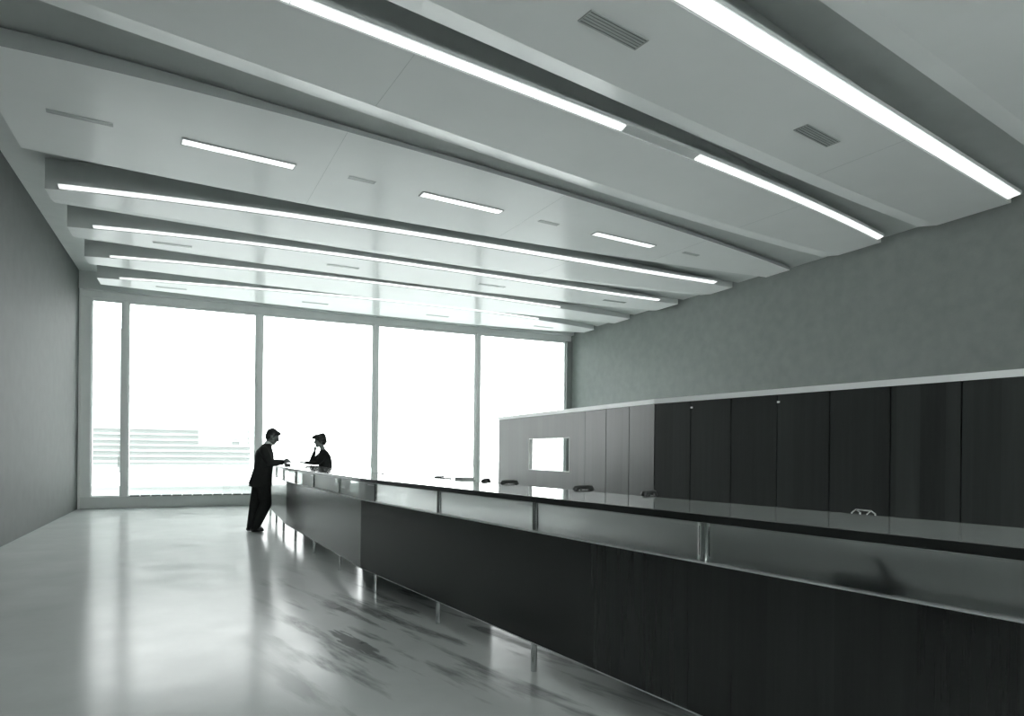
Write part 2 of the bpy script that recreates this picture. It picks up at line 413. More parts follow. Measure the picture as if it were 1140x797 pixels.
# ------------------------------------------------------------------ ceiling panels
Z0 = 5.0
XE0, XE1 = -1.97, 10.50
def curve(pts, deg):
    xs = np.array([p[0] for p in pts]); ys = np.array([p[1] for p in pts])
    c = np.polyfit(xs, ys, min(deg, len(pts)-1))
    return lambda x: float(np.polyval(c, x))
PAN = {
 'S': (curve([(-1.97,15.86),(0,15.6),(4.3,15.2),(8.46,15.5),(10.45,15.94)],3), curve([(-1.97,16.47),(0,16.6),(3.9,16.92),(8,16.8),(10.5,16.5)],3), 0.0),
 'R': (curve([(-1.97,14.2),(.96,13.84),(3.93,13.78),(7.5,13.95),(10.55,14.26)],3), curve([(-1.97,14.74),(.3,14.88),(4.2,15.02),(8.2,15.06),(10.6,14.94)],3), 0.0),
 'Q': (curve([(-1.97,12.45),(.84,12.14),(3.46,12.15),(6.67,12.24),(10.5,12.35)],3), curve([(-1.97,13.0),(.92,13.24),(3.78,13.33),(7.25,13.36),(10.6,13.2)],3), 0.06),
 'P': (curve([(-1.97,10.75),(.7,10.49),(3,10.45),(5.7,10.5),(9.2,10.6),(10.5,10.62)],3), curve([(-1.97,11.3),(.8,11.52),(3.3,11.62),(6.4,11.7),(8.9,11.6),(10.55,11.4)],3), 0.14),
 'N': (curve([(-1.97,7.12),(-.28,7.2),(.49,7.25),(1.64,7.34),(2.56,7.49),(4.23,7.79),(5.9,8.1),(8.1,8.52),(10.5,9.14)],4), curve([(-1.97,9.42),(-1.38,9.5),(.67,9.72),(2.8,9.86),(5.4,9.88),(8.5,9.85),(10.55,9.7)],3), 0.0),
 'L': (curve([(-1.97,5.0),(1.46,5.6),(3.09,5.87),(4.52,6.08),(6.05,6.37),(7.87,6.67),(10.5,7.30)],3), curve([(-1.97,6.10),(-.35,6.45),(.44,6.63),(1.55,6.86),(2.41,7.05),(3.97,7.36),(5.5,7.66),(7.54,7.95),(9.29,8.16),(10.6,8.32)],3), 0.20),
 'K': (curve([(-1.97,3.22),(4.29,4.29),(7,4.76),(10.6,5.4)],2), curve([(-1.97,4.5),(2.22,5.24),(3.81,5.52),(5.53,5.83),(7.45,6.15),(9.42,6.42),(10.6,6.6)],3), 0.19),
 'J': (curve([(-1.97,1.45),(10.6,3.55)],1), curve([(-1.97,2.62),(5.27,3.77),(10.6,4.65)],2), 0.19),
 'I': (curve([(-1.97,-0.35),(10.6,1.75)],1), curve([(-1.97,0.85),(10.6,2.9)],1), 0.19),
}
PLAB = {
 'S': 'pale lens-shaped ceiling panel with four slim vents, closest to the glass front',
 'R': 'plain narrow ceiling panel without vents, second back from the glass front',
 'Q': 'pale ceiling panel with four slim vents, third back from the glass front',
 'P': 'pale ceiling panel with a chamfered lip, between the three recessed lamps and the third vented panel',
 'N': 'wide wedge-shaped ceiling panel with the three recessed oblong lamps, tapering towards the grey wall',
 'L': 'broad grey ceiling panel between two dark slots, just above the panel with recessed lamps',
 'K': 'broad grey ceiling panel with louvred vents at the upper right',
 'J': 'ceiling panel beyond the nearest light strip in the top right corner',
 'I': 'ceiling panel almost overhead, past the top right corner',
}
panels = {}; NS = 40
EDGE = {}
for k, (fn, ff, lip) in PAN.items():
    rise = {'P':0.045,'Q':0.03}.get(k,0.065) if lip else 0.0
    sc = 1+rise/3.62
    EDGE[k] = (fn, (lambda x, ff=ff, sc=sc: ff(x/sc)*sc), rise, (lambda x, ff=ff, lip=lip: ff(x)-lip))
def n_face(x): return 0.06+0.11*max(0.0, min(1.0, (1.8-x)/3.2))**1.3
def slot_z(k, x):
    if k == 'N': return Z0+n_face(x)+0.03
    t = max(0.0, min(1.0, (x-2.0)/8.6)); t = t*t*(3-2*t)
    return 5.42-0.30*t
ORDER = 'SRQPNLKJI'
for n_, k in enumerate(ORDER):
    fn, ff, rise, fl = EDGE[k]
    root = thing('ceiling_panel', PLAB[k], 'ceiling panel', (4.2, fn(4.2), Z0))
    xs = [XE0+(XE1-XE0)*i/NS for i in range(NS+1)]
    rings = []
    for x in xs:
        yn, yf = fn(x), ff(x)
        if k == 'N':
            h = n_face(x); rings.append([(x,yn,Z0),(x,yf,Z0),(x,yf,ZC),(x,yn+0.16,ZC),(x,yn+0.16,Z0+h),(x,yn,Z0+h)])
        elif rise:
            rings.append([(x,yn,Z0),(x,fl(x),Z0),(x,yf,Z0+rise),(x,yf,ZC),(x,yn,ZC)])
        else:
            rings.append([(x,yn,Z0),(x,yf,Z0),(x,yf,ZC),(x,yn,ZC)])
    b = MB(); b.loft(rings)
    sl = b.build('slab', M['ceil_panel'], root); sl.data.materials.append(M['ceil_panel_side']); sl.data.materials.append(M['ceil_fascia_shade'])
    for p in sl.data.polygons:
        if abs(p.normal.z) < 0.3: p.material_index = 2 if k == 'N' else 1  # side faces get the painted shade tones
    panels[k] = root
    if n_+1 < len(ORDER):
        pf = EDGE[ORDER[n_+1]][1]
        b = MB(); r2 = []
        for x in xs+[XR-0.003]:
            a, c = pf(x), fn(x)+(0.16 if k == 'N' else 0); z = slot_z(k, x)
            r2.append([(x,a+0.002,z),(x,c-0.002,z),(x,c-0.002,z+0.03),(x,a+0.002,z+0.03)])
        b.loft(r2); b.build('slot_soffit', M['ceil_void'], root)
    lip = PAN[k][2]
    seams = {'N': [(1.47,),(4.62,),(7.75,)], 'L': [(1.72,),(7.87,)], 'K': [(7.3,)], 'P': [(6.3,)]}.get(k, [])
    for (x,) in seams:
        yn, yf = fn(x), fl(x)
        b = MB(); b.prism([(x-0.05,yf-0.02),(x-0.044,yf-0.02),(x+0.056,yn+0.02),(x+0.05,yn+0.02)], Z0-0.0015, Z0+0.002)
        b.build('seam', M['seam'], sl)

# cove light strips along the near edges
def strip(k, xa, xb, w, label, dark=(), gap=0.03):
    fn = PAN[k][0]
    root = thing('cove_light', label, 'ceiling light', ((xa+xb)/2, fn((xa+xb)/2)-w/2, Z0), 'light strips in the ceiling slots')
    def ring(x, inset, z_lo, z_hi, wd):
        y = fn(x)-0.002-gap
        return [(x,y-inset,z_lo),(x,y-wd,z_lo+0.022),(x,y-wd,z_hi),(x,y-inset,z_hi)]
    n = max(2,int((xb-xa)/0.4)); b = MB()
    b.loft([ring(xa+(xb-xa)*i/n, -gap, Z0+0.012, Z0+0.075, w) for i in range(n+1)])
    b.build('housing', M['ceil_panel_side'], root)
    L = 1.22; x = xa+0.02; i = 0
    while x < xb-0.1:
        x1 = min(x+L-0.014, xb-0.02)
        if not any(d0 < (x+x1)/2 < d1 for d0, d1 in dark):
            b = MB(); b.loft([ring(x+(x1-x)*j/3, 0.012, Z0+0.002, Z0+0.02, w-0.006) for j in range(4)])
            b.build('diffuser', M['strip'], root)
        x += L
strip('S', -1.55, 8.4, 0.045, 'light strip in the slot closest to the glass front')
strip('R', -1.55, 8.2, 0.058, 'light strip in the second slot from the glass front')
strip('Q', -1.60, 9.9, 0.085, 'light strip in the third slot from the glass front')
strip('P', -1.80, 9.95, 0.12, 'long light strip in the slot just beyond the three recessed lamps')
strip('L', -1.80, 10.35, 0.115, 'light strip with one unlit stretch, in the slot at the top centre', dark=[(4.3,5.6)], gap=0.004)
strip('K', -1.80, 10.35, 0.17, 'wide light strip running into the top right corner', gap=0.004)
strip('I', -1.80, 10.35, 0.20, 'light strip almost overhead, past the top right corner')

# vents and recessed lamps
def vent(x, y, ang, L, wd, n, label, group):
    o = thing('ceiling_vent', label, 'vent', (x,y,Z0), group)
    c, s = math.cos(ang), math.sin(ang)
    def rect(b, u0,u1,v0,v1,z0,z1):
        b.prism([(x+c*u-s*v, y+s*u+c*v) for u,v in ((u0,v0),(u1,v0),(u1,v1),(u0,v1))], z0, z1)
    b = MB(); rect(b,-L/2,L/2,-wd/2,wd/2,Z0-0.003,Z0-0.0005); b.build('backing', M['vent_dark'], o)
    b = MB(); t = 0.012
    rect(b,-L/2-t,L/2+t,-wd/2-t,-wd/2,Z0-0.008,Z0-0.0005); rect(b,-L/2-t,L/2+t,wd/2,wd/2+t,Z0-0.008,Z0-0.0005)
    rect(b,-L/2-t,-L/2,-wd/2,wd/2,Z0-0.008,Z0-0.0005); rect(b,L/2,L/2+t,-wd/2,wd/2,Z0-0.008,Z0-0.0005)
    b.build('frame', M['vent'], o)
    for i in range(n):
        v = -wd/2+wd*(i+0.75)/(n+0.5)
        b = MB(); sh = wd/n*0.30; rect(b,-L/2,L/2,v-sh,v+sh,Z0-0.007,Z0-0.003); b.build('slat', M['vent'], o)
POS = ['first from the left','second from the left','third from the left','last, by the grey wall']
for i, x in enumerate((-1.20, 1.97, 5.0, 8.08)):
    vent(x, (8.29,8.57,8.9,9.17)[i], math.radians(5.5), 0.34 if i else 0.6, 0.055, 2, f'slim dark vent in the panel with recessed lamps, {POS[i]}', 'vents in the lamp panel')
for i, x in enumerate((-0.43, 2.57, 5.78, 8.98)):
    vent(x, 12.71+0.025*i, 0.01, 0.60, 0.06, 2, f'slim dark vent in the third panel from the glass front, {POS[i]}', 'vents in the third panel')
for i, x in enumerate((-0.56, 2.60, 5.78, 9.0)):
    vent(x, 16.13+0.045*i, 0.015, 0.60, 0.06, 2, f'slim vent in the panel closest to the glass front, {POS[i]}', 'vents in the panel by the glass')
vent(6.36, 5.18, math.radians(10), 0.66, 0.14, 4, 'louvred vent in the broad grey panel near the right edge', 'louvred vents')
vent(3.22, 4.63, math.radians(10), 0.66, 0.14, 4, 'louvred vent cut by the top edge of the picture, in the broad grey panel', 'louvred vents')

def lamp(x, y, ang, label):
    o = thing('ceiling_light', label, 'ceiling light', (x,y,Z0), 'recessed lamps')
    c, s = math.cos(ang), math.sin(ang); L, wd = 1.29, 0.15
    def rect(b, u0,u1,v0,v1,z0,z1):
        b.prism([(x+c*u-s*v, y+s*u+c*v) for u,v in ((u0,v0),(u1,v0),(u1,v1),(u0,v1))], z0, z1)
    b = MB(); t = 0.012
    rect(b,-L/2-t,L/2+t,-wd/2-t,-wd/2,Z0-0.012,Z0-0.0005); rect(b,-L/2-t,L/2+t,wd/2,wd/2+t,Z0-0.012,Z0-0.0005)
    rect(b,-L/2-t,-L/2,-wd/2,wd/2,Z0-0.012,Z0-0.0005); rect(b,L/2,L/2+t,-wd/2,wd/2,Z0-0.012,Z0-0.0005)
    b.build('frame', M['vent'], o)
    b = MB(); rect(b,-L/2,L/2,-wd/2,wd/2,Z0-0.009,Z0-0.0005); b.build('diffuser', M['lamp'], o)
lamp(0.45, 8.47, math.radians(6.5), 'lit oblong recessed ceiling lamp, left one of three in a row')
lamp(3.48, 8.74, math.radians(6.0), 'lit oblong recessed ceiling lamp, middle one of three in a row')
lamp(6.55, 9.06, math.radians(6.0), 'lit oblong recessed ceiling lamp, right one of three in a row')

# ------------------------------------------------------------------ counter
CY = [-0.6, 6.55, 10.85, 14.75]                     # bends of the counter front
CX_ = [2.53, 1.575, 1.365, 1.445]
def px_(Y, off=0.0):                                 # post line
    return float(np.interp(Y, CY, CX_))+off
def line(off, y0, y1):
    ys = [y0]+[y for y in CY if y0 < y < y1]+[y1]
    return [(px_(y,off), y) for y in ys]
def ribbon(b, o0, o1, y0, y1, z0, z1):
    """slab following the counter between offsets o0 and o1"""
    A, B = line(o0,y0,y1), line(o1,y0,y1)
    for i in range(len(A)-1):
        b.prism([A[i],A[i+1],B[i+1],B[i]], z0, z1)
def ribbon1(b, o0, o1, y0, y1, z0, z1):
    b.prism(line(o0,y0,y1)+line(o1,y0,y1)[::-1], z0, z1)

counter = thing('service_counter', 'long faceted service counter with dark veneer front, glass band and black polished top', 'counter', (1.6, 6.5, 0))
b = MB(); ribbon1(b, -0.045, 0.655, -0.6, 14.85, 1.077, 1.112)
b.build('countertop', M['top'], counter)
b = MB(); ribbon1(b, -0.057, -0.0455, -0.6, 14.85, 1.076, 1.1125); bevel(b.build('edge_trim', M['edge'], counter), 0.003, 2)
segs = [(-0.6,6.55),(6.55,10.85),(10.85,14.75)]
for i,(y0,y1) in enumerate(segs):
    b = MB(); ribbon1(b, -0.045, -0.020, y0+0.003, y1-0.003, 0.20, 0.888)
    b.build('front_panel', M['wood'], counter)
    b = MB(); ribbon1(b, -0.046, -0.014, y0, y1, 0.888, 0.893); b.build('metal_edge', M['alu'], counter)
    b = MB(); ribbon1(b, -0.046, -0.014, y0, y1, 0.194, 0.199); b.build('metal_edge', M['alu'], counter)
posts = [14.51,13.10,11.72,10.29,8.97,7.58,6.268,4.937,3.632,2.32,1.0,-0.3]
for y in posts:
    b = MB(); b.cyl(px_(y), y, 0.0, 1.077, 0.020, 24)
    b.build('post', M['chrome'], counter, smooth=False)
edges_ = [14.75]+posts
for i in range(len(edges_)-1):
    y1, y0 = edges_[i], edges_[i+1]
    a0, a1 = y0+0.035, y1-(0.035 if i else 0.0)
    b = MB(); ribbon(b, -0.004, 0.004, a0, a1, 0.894, 1.064); gp = b.build('glass_pane', M['fglass'] if y0 < 6.2 else M['cglass'], counter); gp['label'] = 'etched glass pane'
    b = MB(); ribbon(b, -0.007, 0.007, a0, a1, 1.064, 1.070); b.build('glass_rail', M['alu'], gp)
    if 2 <= i <= 9:
        b = MB(); ribbon(b, -0.012, -0.007, a0+0.0, a0+0.16, 1.046, 1.054); b.build('glass_clip', M['cap'], gp)  # white paint carries the highlight on the clips
# shelf behind the glass, boards and legs on the staff side
b = MB(); ribbon1(b, 0.022, 0.165, -0.6, 8.9, 0.868, 0.886); b.build('inner_shelf', M['board'], counter)
for y0, y1 in ((6.78,7.40),(7.83,8.46),(9.22,10.7)):
    b = MB(); ribbon1(b, 0.168, 0.188, y0+0.004, y1-0.004, 0.74, 1.076); b.build('back_board', M['board'], counter)
for y0, y1 in ((9.5,12.3),(7.5,8.05),(5.76,7.1),(5.40,5.74),(2.6,3.3)):
    b = MB(); ribbon1(b, 0.40, 0.75, y0, y1, 0.0, 0.735); b.build('pedestal', M['board'] if y0 in (5.40,) else M['vent_dark'], counter)
b = MB(); ribbon1(b, 0.66, 1.05, -0.6, 9.0, 0.965, 0.985); b.build('staff_ledge', M['board'], counter)
for y in (-0.4,2.0,4.4,6.8,8.8):
    b = MB(); b.box(px_(y)+0.86, px_(y)+0.90, y-0.02, y+0.02, 0, 0.965); b.build('ledge_leg', M['chrome'], counter)

# ------------------------------------------------------------------ wood partition
PA = [(5.85,12.48),(5.77,7.24)]
def PAx(y): return 5.77+(y-7.24)*(0.08/5.24) if y >= 7.24 else 5.77-(y-7.24)*0.174
part = thing('wood_partition', 'man-height dark veneered partition with pale cap and a rectangular opening', 'partition', (5.8,7.24,0))
ZP = 2.085
def pseg(name, y0, y1, z0, z1, mat, t=0.03, off=0.0):
    b = MB(); b.prism([(PAx(y0)+off,y0),(PAx(y1)+off,y1),(PAx(y1)+off+t,y1),(PAx(y0)+off+t,y0)], z0, z1)
    return b.build(name, mat, part)
b = MB()
def pp(y0,y1,z0,z1): b.prism([(PAx(y0),y0),(PAx(y1),y1),(PAx(y1)+0.07,y1),(PAx(y0)+0.07,y0)], z0, z1)
pp(11.05,12.48,0.02,ZP); pp(9.045,9.535,0.02,ZP); pp(9.535,11.05,0.02,1.07); pp(9.535,11.05,1.665,ZP)
b.build('panel', M['wood2'], part)
b = MB(); t = 0.012
for z in ((1.07,1.07+t),(1.665-t,1.665)): b.prism([(PAx(9.535)-0.003,9.535),(PAx(11.05)-0.003,11.05),(PAx(11.05)+0.073,11.05),(PAx(9.535)+0.073,9.535)], *z)
for y in ((9.535,9.535+t),(11.05-t,11.05)): b.prism([(PAx(y[0])-0.003,y[0]),(PAx(y[1])-0.003,y[1]),(PAx(y[1])+0.073,y[1]),(PAx(y[0])+0.073,y[0])], 1.07+t, 1.665-t)
b.build('opening_frame', M['cap'], part)
g = 0.007
ys = [9.045,8.43,7.83,7.24]
for i in range(3): pseg('panel', ys[i+1]+g, ys[i]-g, 0.02, ZP, M['wood2'])
y = 7.24; bjoin = [7.24]
while y > 0.9:
    y -= 0.597; bjoin.append(y)
bpan = [pseg('panel', bjoin[i+1]+g, bjoin[i]-g, 0.02, ZP, M['wood2']) for i in range(len(bjoin)-1)]
pseg('backing', 7.24, 9.045, 0.03, ZP-0.01, M['matte'], 0.03, 0.033)
pseg('backing', bjoin[-1], 7.24, 0.03, ZP-0.01, M['matte'], 0.03, 0.033)
pseg('cap_rail', 7.24, 12.49, ZP, 2.15, M['cap'], 0.10, -0.018)
pseg('cap_rail', bjoin[-1], 7.24, ZP, 2.15, M['cap'], 0.10, -0.018)
pseg('plinth', 7.24, 12.48, 0.0, 0.02, M['dark'], 0.05, 0.005); pseg('plinth', bjoin[-1], 7.24, 0.0, 0.02, M['dark'], 0.05, 0.005)
for yj, pn in ((bjoin[1], bpan[1]), (bjoin[3], bpan[3])):
    b = MB(); b.box(PAx(yj)-0.014, PAx(yj)+0.004, yj-0.034, yj-0.009, 1.99, 2.010); b.build('latch', M['cap'], pn)  # glint of the metal latch painted in as white

# ------------------------------------------------------------------ things on the counter and the staff ledge
def desk_phone(x, y, z, rz, label):
    o = thing('telephone', label, 'telephone', (x,y,z), 'telephones behind the counter')
    T = Matrix.Translation((x,y,z)) @ Matrix.Rotation(rz,4,'Z')
    b = MB()
    rings = []
    for zz, hx, hy, dy in ((0,0.10,0.085,0),(0.015,0.10,0.085,0),(0.06,0.085,0.065,0.008),(0.10,0.06,0.035,0.022),(0.115,0.05,0.028,0.024)):
        rings.append([T @ Vector((sx*hx, sy*hy+dy, zz)) for sx,sy in ((-1,-1),(1,-1),(1,1),(-1,1))])
    b.loft(rings); bd = bevel(b.build('body', M['dark'], o), 0.006, 2)
    b = MB()
    for sx in (-1,1):
        for sy in (0.008,0.040): b.tube([T@Vector((sx*0.038,sy,0.105)),T@Vector((sx*0.044,sy,0.128))],0.006,8)
    b.build('cradle', M['dark'], o)
    b = MB(); b.tube([T@Vector((-0.095,0.024,0.112)),T@Vector((-0.085,0.024,0.130)),T@Vector((-0.045,0.024,0.138)),T@Vector((0.045,0.024,0.138)),T@Vector((0.085,0.024,0.130)),T@Vector((0.095,0.024,0.112))],[0.024,0.022,0.016,0.016,0.022,0.024],12)
    b.build('handset', M['dark'], o, smooth=True)
    b = MB(); c0 = T@Vector((0,-0.048,0.062)); nrm = (T.to_3x3()@Vector((0,-0.8,0.6))).normalized()
    b.tube([c0, c0+nrm*0.006], 0.036, 20); b.build('dial', M['chrome'], bd)
ZL = 0.986
desk_phone(px_(5.67)+0.86, 5.67, ZL, math.radians(50), 'black desk telephone on the staff ledge in front of the bright right pane')
desk_phone(px_(5.28)+0.86, 5.28, ZL, math.radians(20), 'black desk telephone by the far end of the partition, behind the counter top')
desk_phone(px_(4.26)+0.86, 4.26, ZL, math.radians(15), 'black desk telephone below the first partition joint')
desk_phone(px_(3.57)+0.86, 3.57, ZL, math.radians(30), 'black desk telephone with a pale dial, before the bend of the partition')

def stack(x, y, z, rz, w, d, h, mat, label, name='paper_stack', cat='papers', n=6):
    T = Matrix.Translation((x,y,z)) @ Matrix.Rotation(rz,4,'Z'); b = MB()
    for i in range(n):
        a = random.uniform(-0.012,0.012); z0, z1 = h*i/n, h*(i+0.93)/n; q = 1-0.45*i/n
        b.loft([[T@Vector((sx*w/2*q+a,sy*d/2*q-a,zz)) for sx,sy in ((-1,-1),(1,-1),(1,1),(-1,1))] for zz in (z0,z1)])
    o = b.build(name, mat, None); return tag(o, label, cat)
stack(px_(6.1)+0.84, 6.08, ZL, 0.3, 0.24, 0.20, 0.150, M['vent'], 'untidy grey heap of papers on the staff ledge, against the fourth pane')
stack(px_(6.4)+0.80, 6.36, ZL, 0.1, 0.10, 0.16, 0.135, M['dark'], 'dark ledger beside the heap of papers on the staff ledge', 'ledger', 'book', 3)
stack(px_(6.62)+0.84, 6.62, ZL, 0.9, 0.14, 0.10, 0.145, M['vent_dark'], 'dark box file on the staff ledge left of the heap of papers', 'box_file', 'box', 2)
# pen and ash tray on the counter top
b = MB(); Y = 7.85; b.tube([(px_(Y)+0.60,Y,1.118),(px_(Y)+0.56,Y+0.14,1.118)],[0.006,0.004],8)
b.tube([(px_(Y)+0.60,Y,1.118),(px_(Y)+0.606,Y-0.02,1.118)],[0.006,0.002],8)
tag(b.build('pen', M['dark'], None), 'dark pen lying on the counter top under the third upright', 'pen')
ash = thing('ashtray', 'small dark ashtray on the counter between the man and the woman', 'ashtray', (1.53,12.45,1.112))
b = MB(); n = 24
prof = [(0.0,0.004),(0.055,0.004),(0.062,0.012),(0.066,0.034),(0.060,0.034),(0.052,0.014),(0.0,0.012)]
rings = [[(1.53+r*math.cos(2*math.pi*i/n)+1e-6*math.cos(i), 12.45+r*math.sin(2*math.pi*i/n), 1.109+z) for i in range(n)] for r,z in ((0.050,0.003),(0.062,0.012),(0.066,0.036),(0.059,0.036),(0.050,0.016),(0.02,0.014))]
b.loft(rings); b.build('bowl', M['dark'], ash, smooth=False)
b = MB(); b.tube([(1.47,12.45,1.142),(1.535,12.47,1.152)],0.004,8); b.build('cigarette', M['white'], ash)
# chrome wire rest near the right edge
rest = thing('wire_rack', 'small bright wire rack standing behind the counter top at the right', 'rack', (px_(2.17)+0.86,2.17,ZL))
x0 = px_(2.17)+0.86
for dy in (-0.035,0.045):
    b = MB(); b.tube([(x0-0.03,2.17+dy,ZL),(x0-0.03,2.17+dy,ZL+0.115),(x0,2.17+dy,ZL+0.13),(x0+0.03,2.17+dy,ZL+0.115),(x0+0.03,2.17+dy,ZL)],0.004,8); b.build('loop', M['chrome'], rest)
b = MB(); b.tube([(x0,2.135,ZL+0.13),(x0,2.215,ZL+0.13)],0.004,8); b.tube([(x0-0.03,2.135,ZL+0.02),(x0-0.03,2.215,ZL+0.02)],0.004,8); b.tube([(x0+0.03,2.135,ZL+0.02),(x0+0.03,2.215,ZL+0.02)],0.004,8); b.build('crossbar', M['chrome'], rest)
# behind the glass band
pen = thing('pen_stand', 'black pen stand with a slanting holder, seen through the glass band at the right', 'pen stand', (px_(1.6)+0.075,1.6,0.886))
b = MB(); x0 = px_(1.6)+0.075; b.box(x0-0.045,x0+0.045,1.52,1.76,0.887,0.918); bevel(b.build('base', M['dark'], pen), 0.006)
b = MB(); b.tube([(x0,1.55,0.912),(x0,1.575,0.945),(x0,1.60,0.985),(x0,1.605,0.995)],[0.008,0.012,0.015,0.008],10); b.build('holder', M['dark'], pen, smooth=True)
b = MB(); b.box(px_(8.0)+0.035,px_(8.0)+0.135,7.62,8.5,0.887,0.915)
tag(bevel(b.build('document_tray', M['dark'], None), 0.006), 'flat black document tray behind the glass band, under the third pane', 'tray')

# ------------------------------------------------------------------ people
def capsule(bm, p0, r0, p1, r1, n=14):
    p0, p1 = Vector(p0), Vector(p1); d = p1-p0; L = d.length
    if L < 1e-6: d = Vector((0,0,1)); L = 1e-6
    d.normalize(); u = d.orthogonal().normalized(); w = d.cross(u)
    rings = []
    for k in range(1,6):
        a = -math.pi/2+k*math.pi/2/5*0.999 if k < 5 else 0.0
        rings.append((p0+d*(r0*math.sin(a)), r0*math.cos(a)))
    for k in range(0,5):
        a = k*math.pi/2/5
        rings.append((p1+d*(r1*math.sin(a)), r1*math.cos(a)))
    vs = [[bm.verts.new(c+(u*math.cos(2*math.pi*i/n)+w*math.sin(2*math.pi*i/n))*r) for i in range(n)] for c,r in rings]
    for a,b_ in zip(vs,vs[1:]):
        for i in range(n): bm.faces.new((a[i],a[(i+1)%n],b_[(i+1)%n],b_[i]))
    bm.faces.new(vs[0][::-1]); bm.faces.new(vs[-1])

def chain(bm, pts):
    for (p0,r0),(p1,r1) in zip(pts,pts[1:]): capsule(bm,p0,r0,p1,r1)

def ellip(bm, c, r, rot=(0,0,0)):
    mt = Matrix.Translation(c) @ Euler(rot).to_matrix().to_4x4() @ Matrix.Diagonal((r[0],r[1],r[2],1))
    bmesh.ops.create_uvsphere(bm, u_segments=20, v_segments=14, radius=1.0, matrix=mt)

def sect(bm, secs, n=24, pw=2.3):
    """closed body loft through (cx,cy,z,rx,ry) superellipse sections"""
    vs = []
    for cx,cy,z,rx,ry in secs:
        row = []
        for i in range(n):
            a = 2*math.pi*i/n; c,s = math.cos(a), math.sin(a)
            row.append(bm.verts.new((cx+rx*math.copysign(abs(c)**(2/pw),c), cy+ry*math.copysign(abs(s)**(2/pw),s), z)))
        vs.append(row)
    for a,b_ in zip(vs,vs[1:]):
        for i in range(n): bm.faces.new((a[i],a[(i+1)%n],b_[(i+1)%n],b_[i]))
    bm.faces.new(vs[0][::-1]); bm.faces.new(vs[-1])

def solid(name, bm, voxel, mat, parent, xf, smooth_it=4):
    me = bpy.data.meshes.new(name); bmesh.ops.recalc_face_normals(bm, faces=bm.faces); bm.to_mesh(me); bm.free()
    o = bpy.data.objects.new(name, me); COL.objects.link(o)
    r = o.modifiers.new('r','REMESH'); r.mode = 'VOXEL'; r.voxel_size = voxel
    s = o.modifiers.new('s','SMOOTH'); s.iterations = smooth_it; s.factor = 0.5
    dg = bpy.context.evaluated_depsgraph_get()
    m2 = bpy.data.meshes.new_from_object(o.evaluated_get(dg))
    bpy.data.objects.remove(o); bpy.data.meshes.remove(me)
    m2.name = name
    m2.transform(xf)
    for p in m2.polygons: p.use_smooth = True
    m2.materials.clear()
    return link(name, m2, mat, parent)

def head_parts(bm, hc, rot, s=1.0, fem=False):
    """face looks along +x; hc = centre of the skull"""
    R = Matrix.Translation(hc) @ Euler(rot).to_matrix().to_4x4()
    def E(c, r): 
        mt = R @ Matrix.Translation(Vector(c)*s) @ Matrix.Diagonal((r[0]*s,r[1]*s,r[2]*s,1))
        bmesh.ops.create_uvsphere(bm, u_segments=20, v_segments=14, radius=1.0, matrix=mt)
    E((-0.012,0,0.025),(0.097,0.076,0.088))          # skull
    E((0.030,0,-0.035),(0.060,0.058,0.078))          # face
    E((0.050,0,-0.092),(0.030,0.030,0.024))          # chin
    for sy in (-1,1):
        E((0.020,sy*0.040,-0.070),(0.045,0.022,0.030))   # jaw
        E((0.062,sy*0.036,-0.030),(0.024,0.022,0.020))   # cheek
        E((0.072,sy*0.030,0.026),(0.018,0.024,0.010))    # brow
        E((-0.008,sy*0.077,-0.012),(0.020,0.010,0.032))  # ear
    def C(p0,r0,p1,r1): capsule(bm, R@(Vector(p0)*s), r0*s, R@(Vector(p1)*s), r1*s)
    C((0.082,0,0.015),0.009,(0.106,0,-0.026),0.012)      # nose
    C((0.098,-0.010,-0.032),0.009,(0.098,0.010,-0.032),0.009)
    C((0.082,-0.016,-0.058),0.007,(0.082,0.016,-0.058),0.007)  # lips
    C((0.080,-0.014,-0.068),0.008,(0.080,0.014,-0.068),0.008)
    return R

def hand(bm, wrist, d, palm_n, curl, s=1.0, thumb_side=1):
    """wrist point, d = pointing direction, palm_n = direction the palm faces"""
    d = Vector(d).normalized(); pn = Vector(palm_n); pn = (pn-d*pn.dot(d)).normalized(); side = d.cross(pn)*thumb_side
    w = Vector(wrist)
    for k in (-1.0,-0.33,0.33,1.0):
        capsule(bm, w+side*(k*0.016*s), 0.015*s, w+d*0.082*s+side*(k*0.029*s), 0.0125*s)
    lens = (0.070,0.078,0.073,0.057)
    for i,k in enumerate((1.0,0.34,-0.32,-0.98)):
        p = w+d*0.085*s+side*(k*0.030*s); dd = d.copy(); L = lens[i]*s; rr = 0.0088*s
        for j,f in enumerate((0.45,0.30,0.25)):
            a = curl*(0.6 if j == 0 else 1.0)
            dd = (dd*math.cos(a)+pn*math.sin(a)).normalized()
            q = p+dd*L*f
            capsule(bm, p, rr, q, rr*0.92, 10); p = q; rr *= 0.92
    p = w+d*0.022*s+side*0.022*s
    q = p+(d*0.55+side*0.75+pn*0.25).normalized()*0.040*s; capsule(bm, p, 0.013*s, q, 0.0105*s, 10)
    r = q+(d*0.85+side*0.25+pn*0.35).normalized()*0.030*s; capsule(bm, q, 0.0105*s, r, 0.009*s, 10)
    t = r+(d*0.9-side*0.05+pn*0.35).normalized()*0.024*s; capsule(bm, r, 0.009*s, t, 0.0075*s, 10)

def eyes(R, s, parent, xf):
    for sy in (-1,1):
        bm = bmesh.new()
        bmesh.ops.create_uvsphere(bm, u_segments=12, v_segments=8, radius=0.0105*s, matrix=R@Matrix.Translation((0.079*s,sy*0.031*s,0.008*s)))
        me = bpy.data.meshes.new('eye'); bm.to_mesh(me); bm.free(); me.transform(xf)
        link('eye', me, M['dark'], parent)

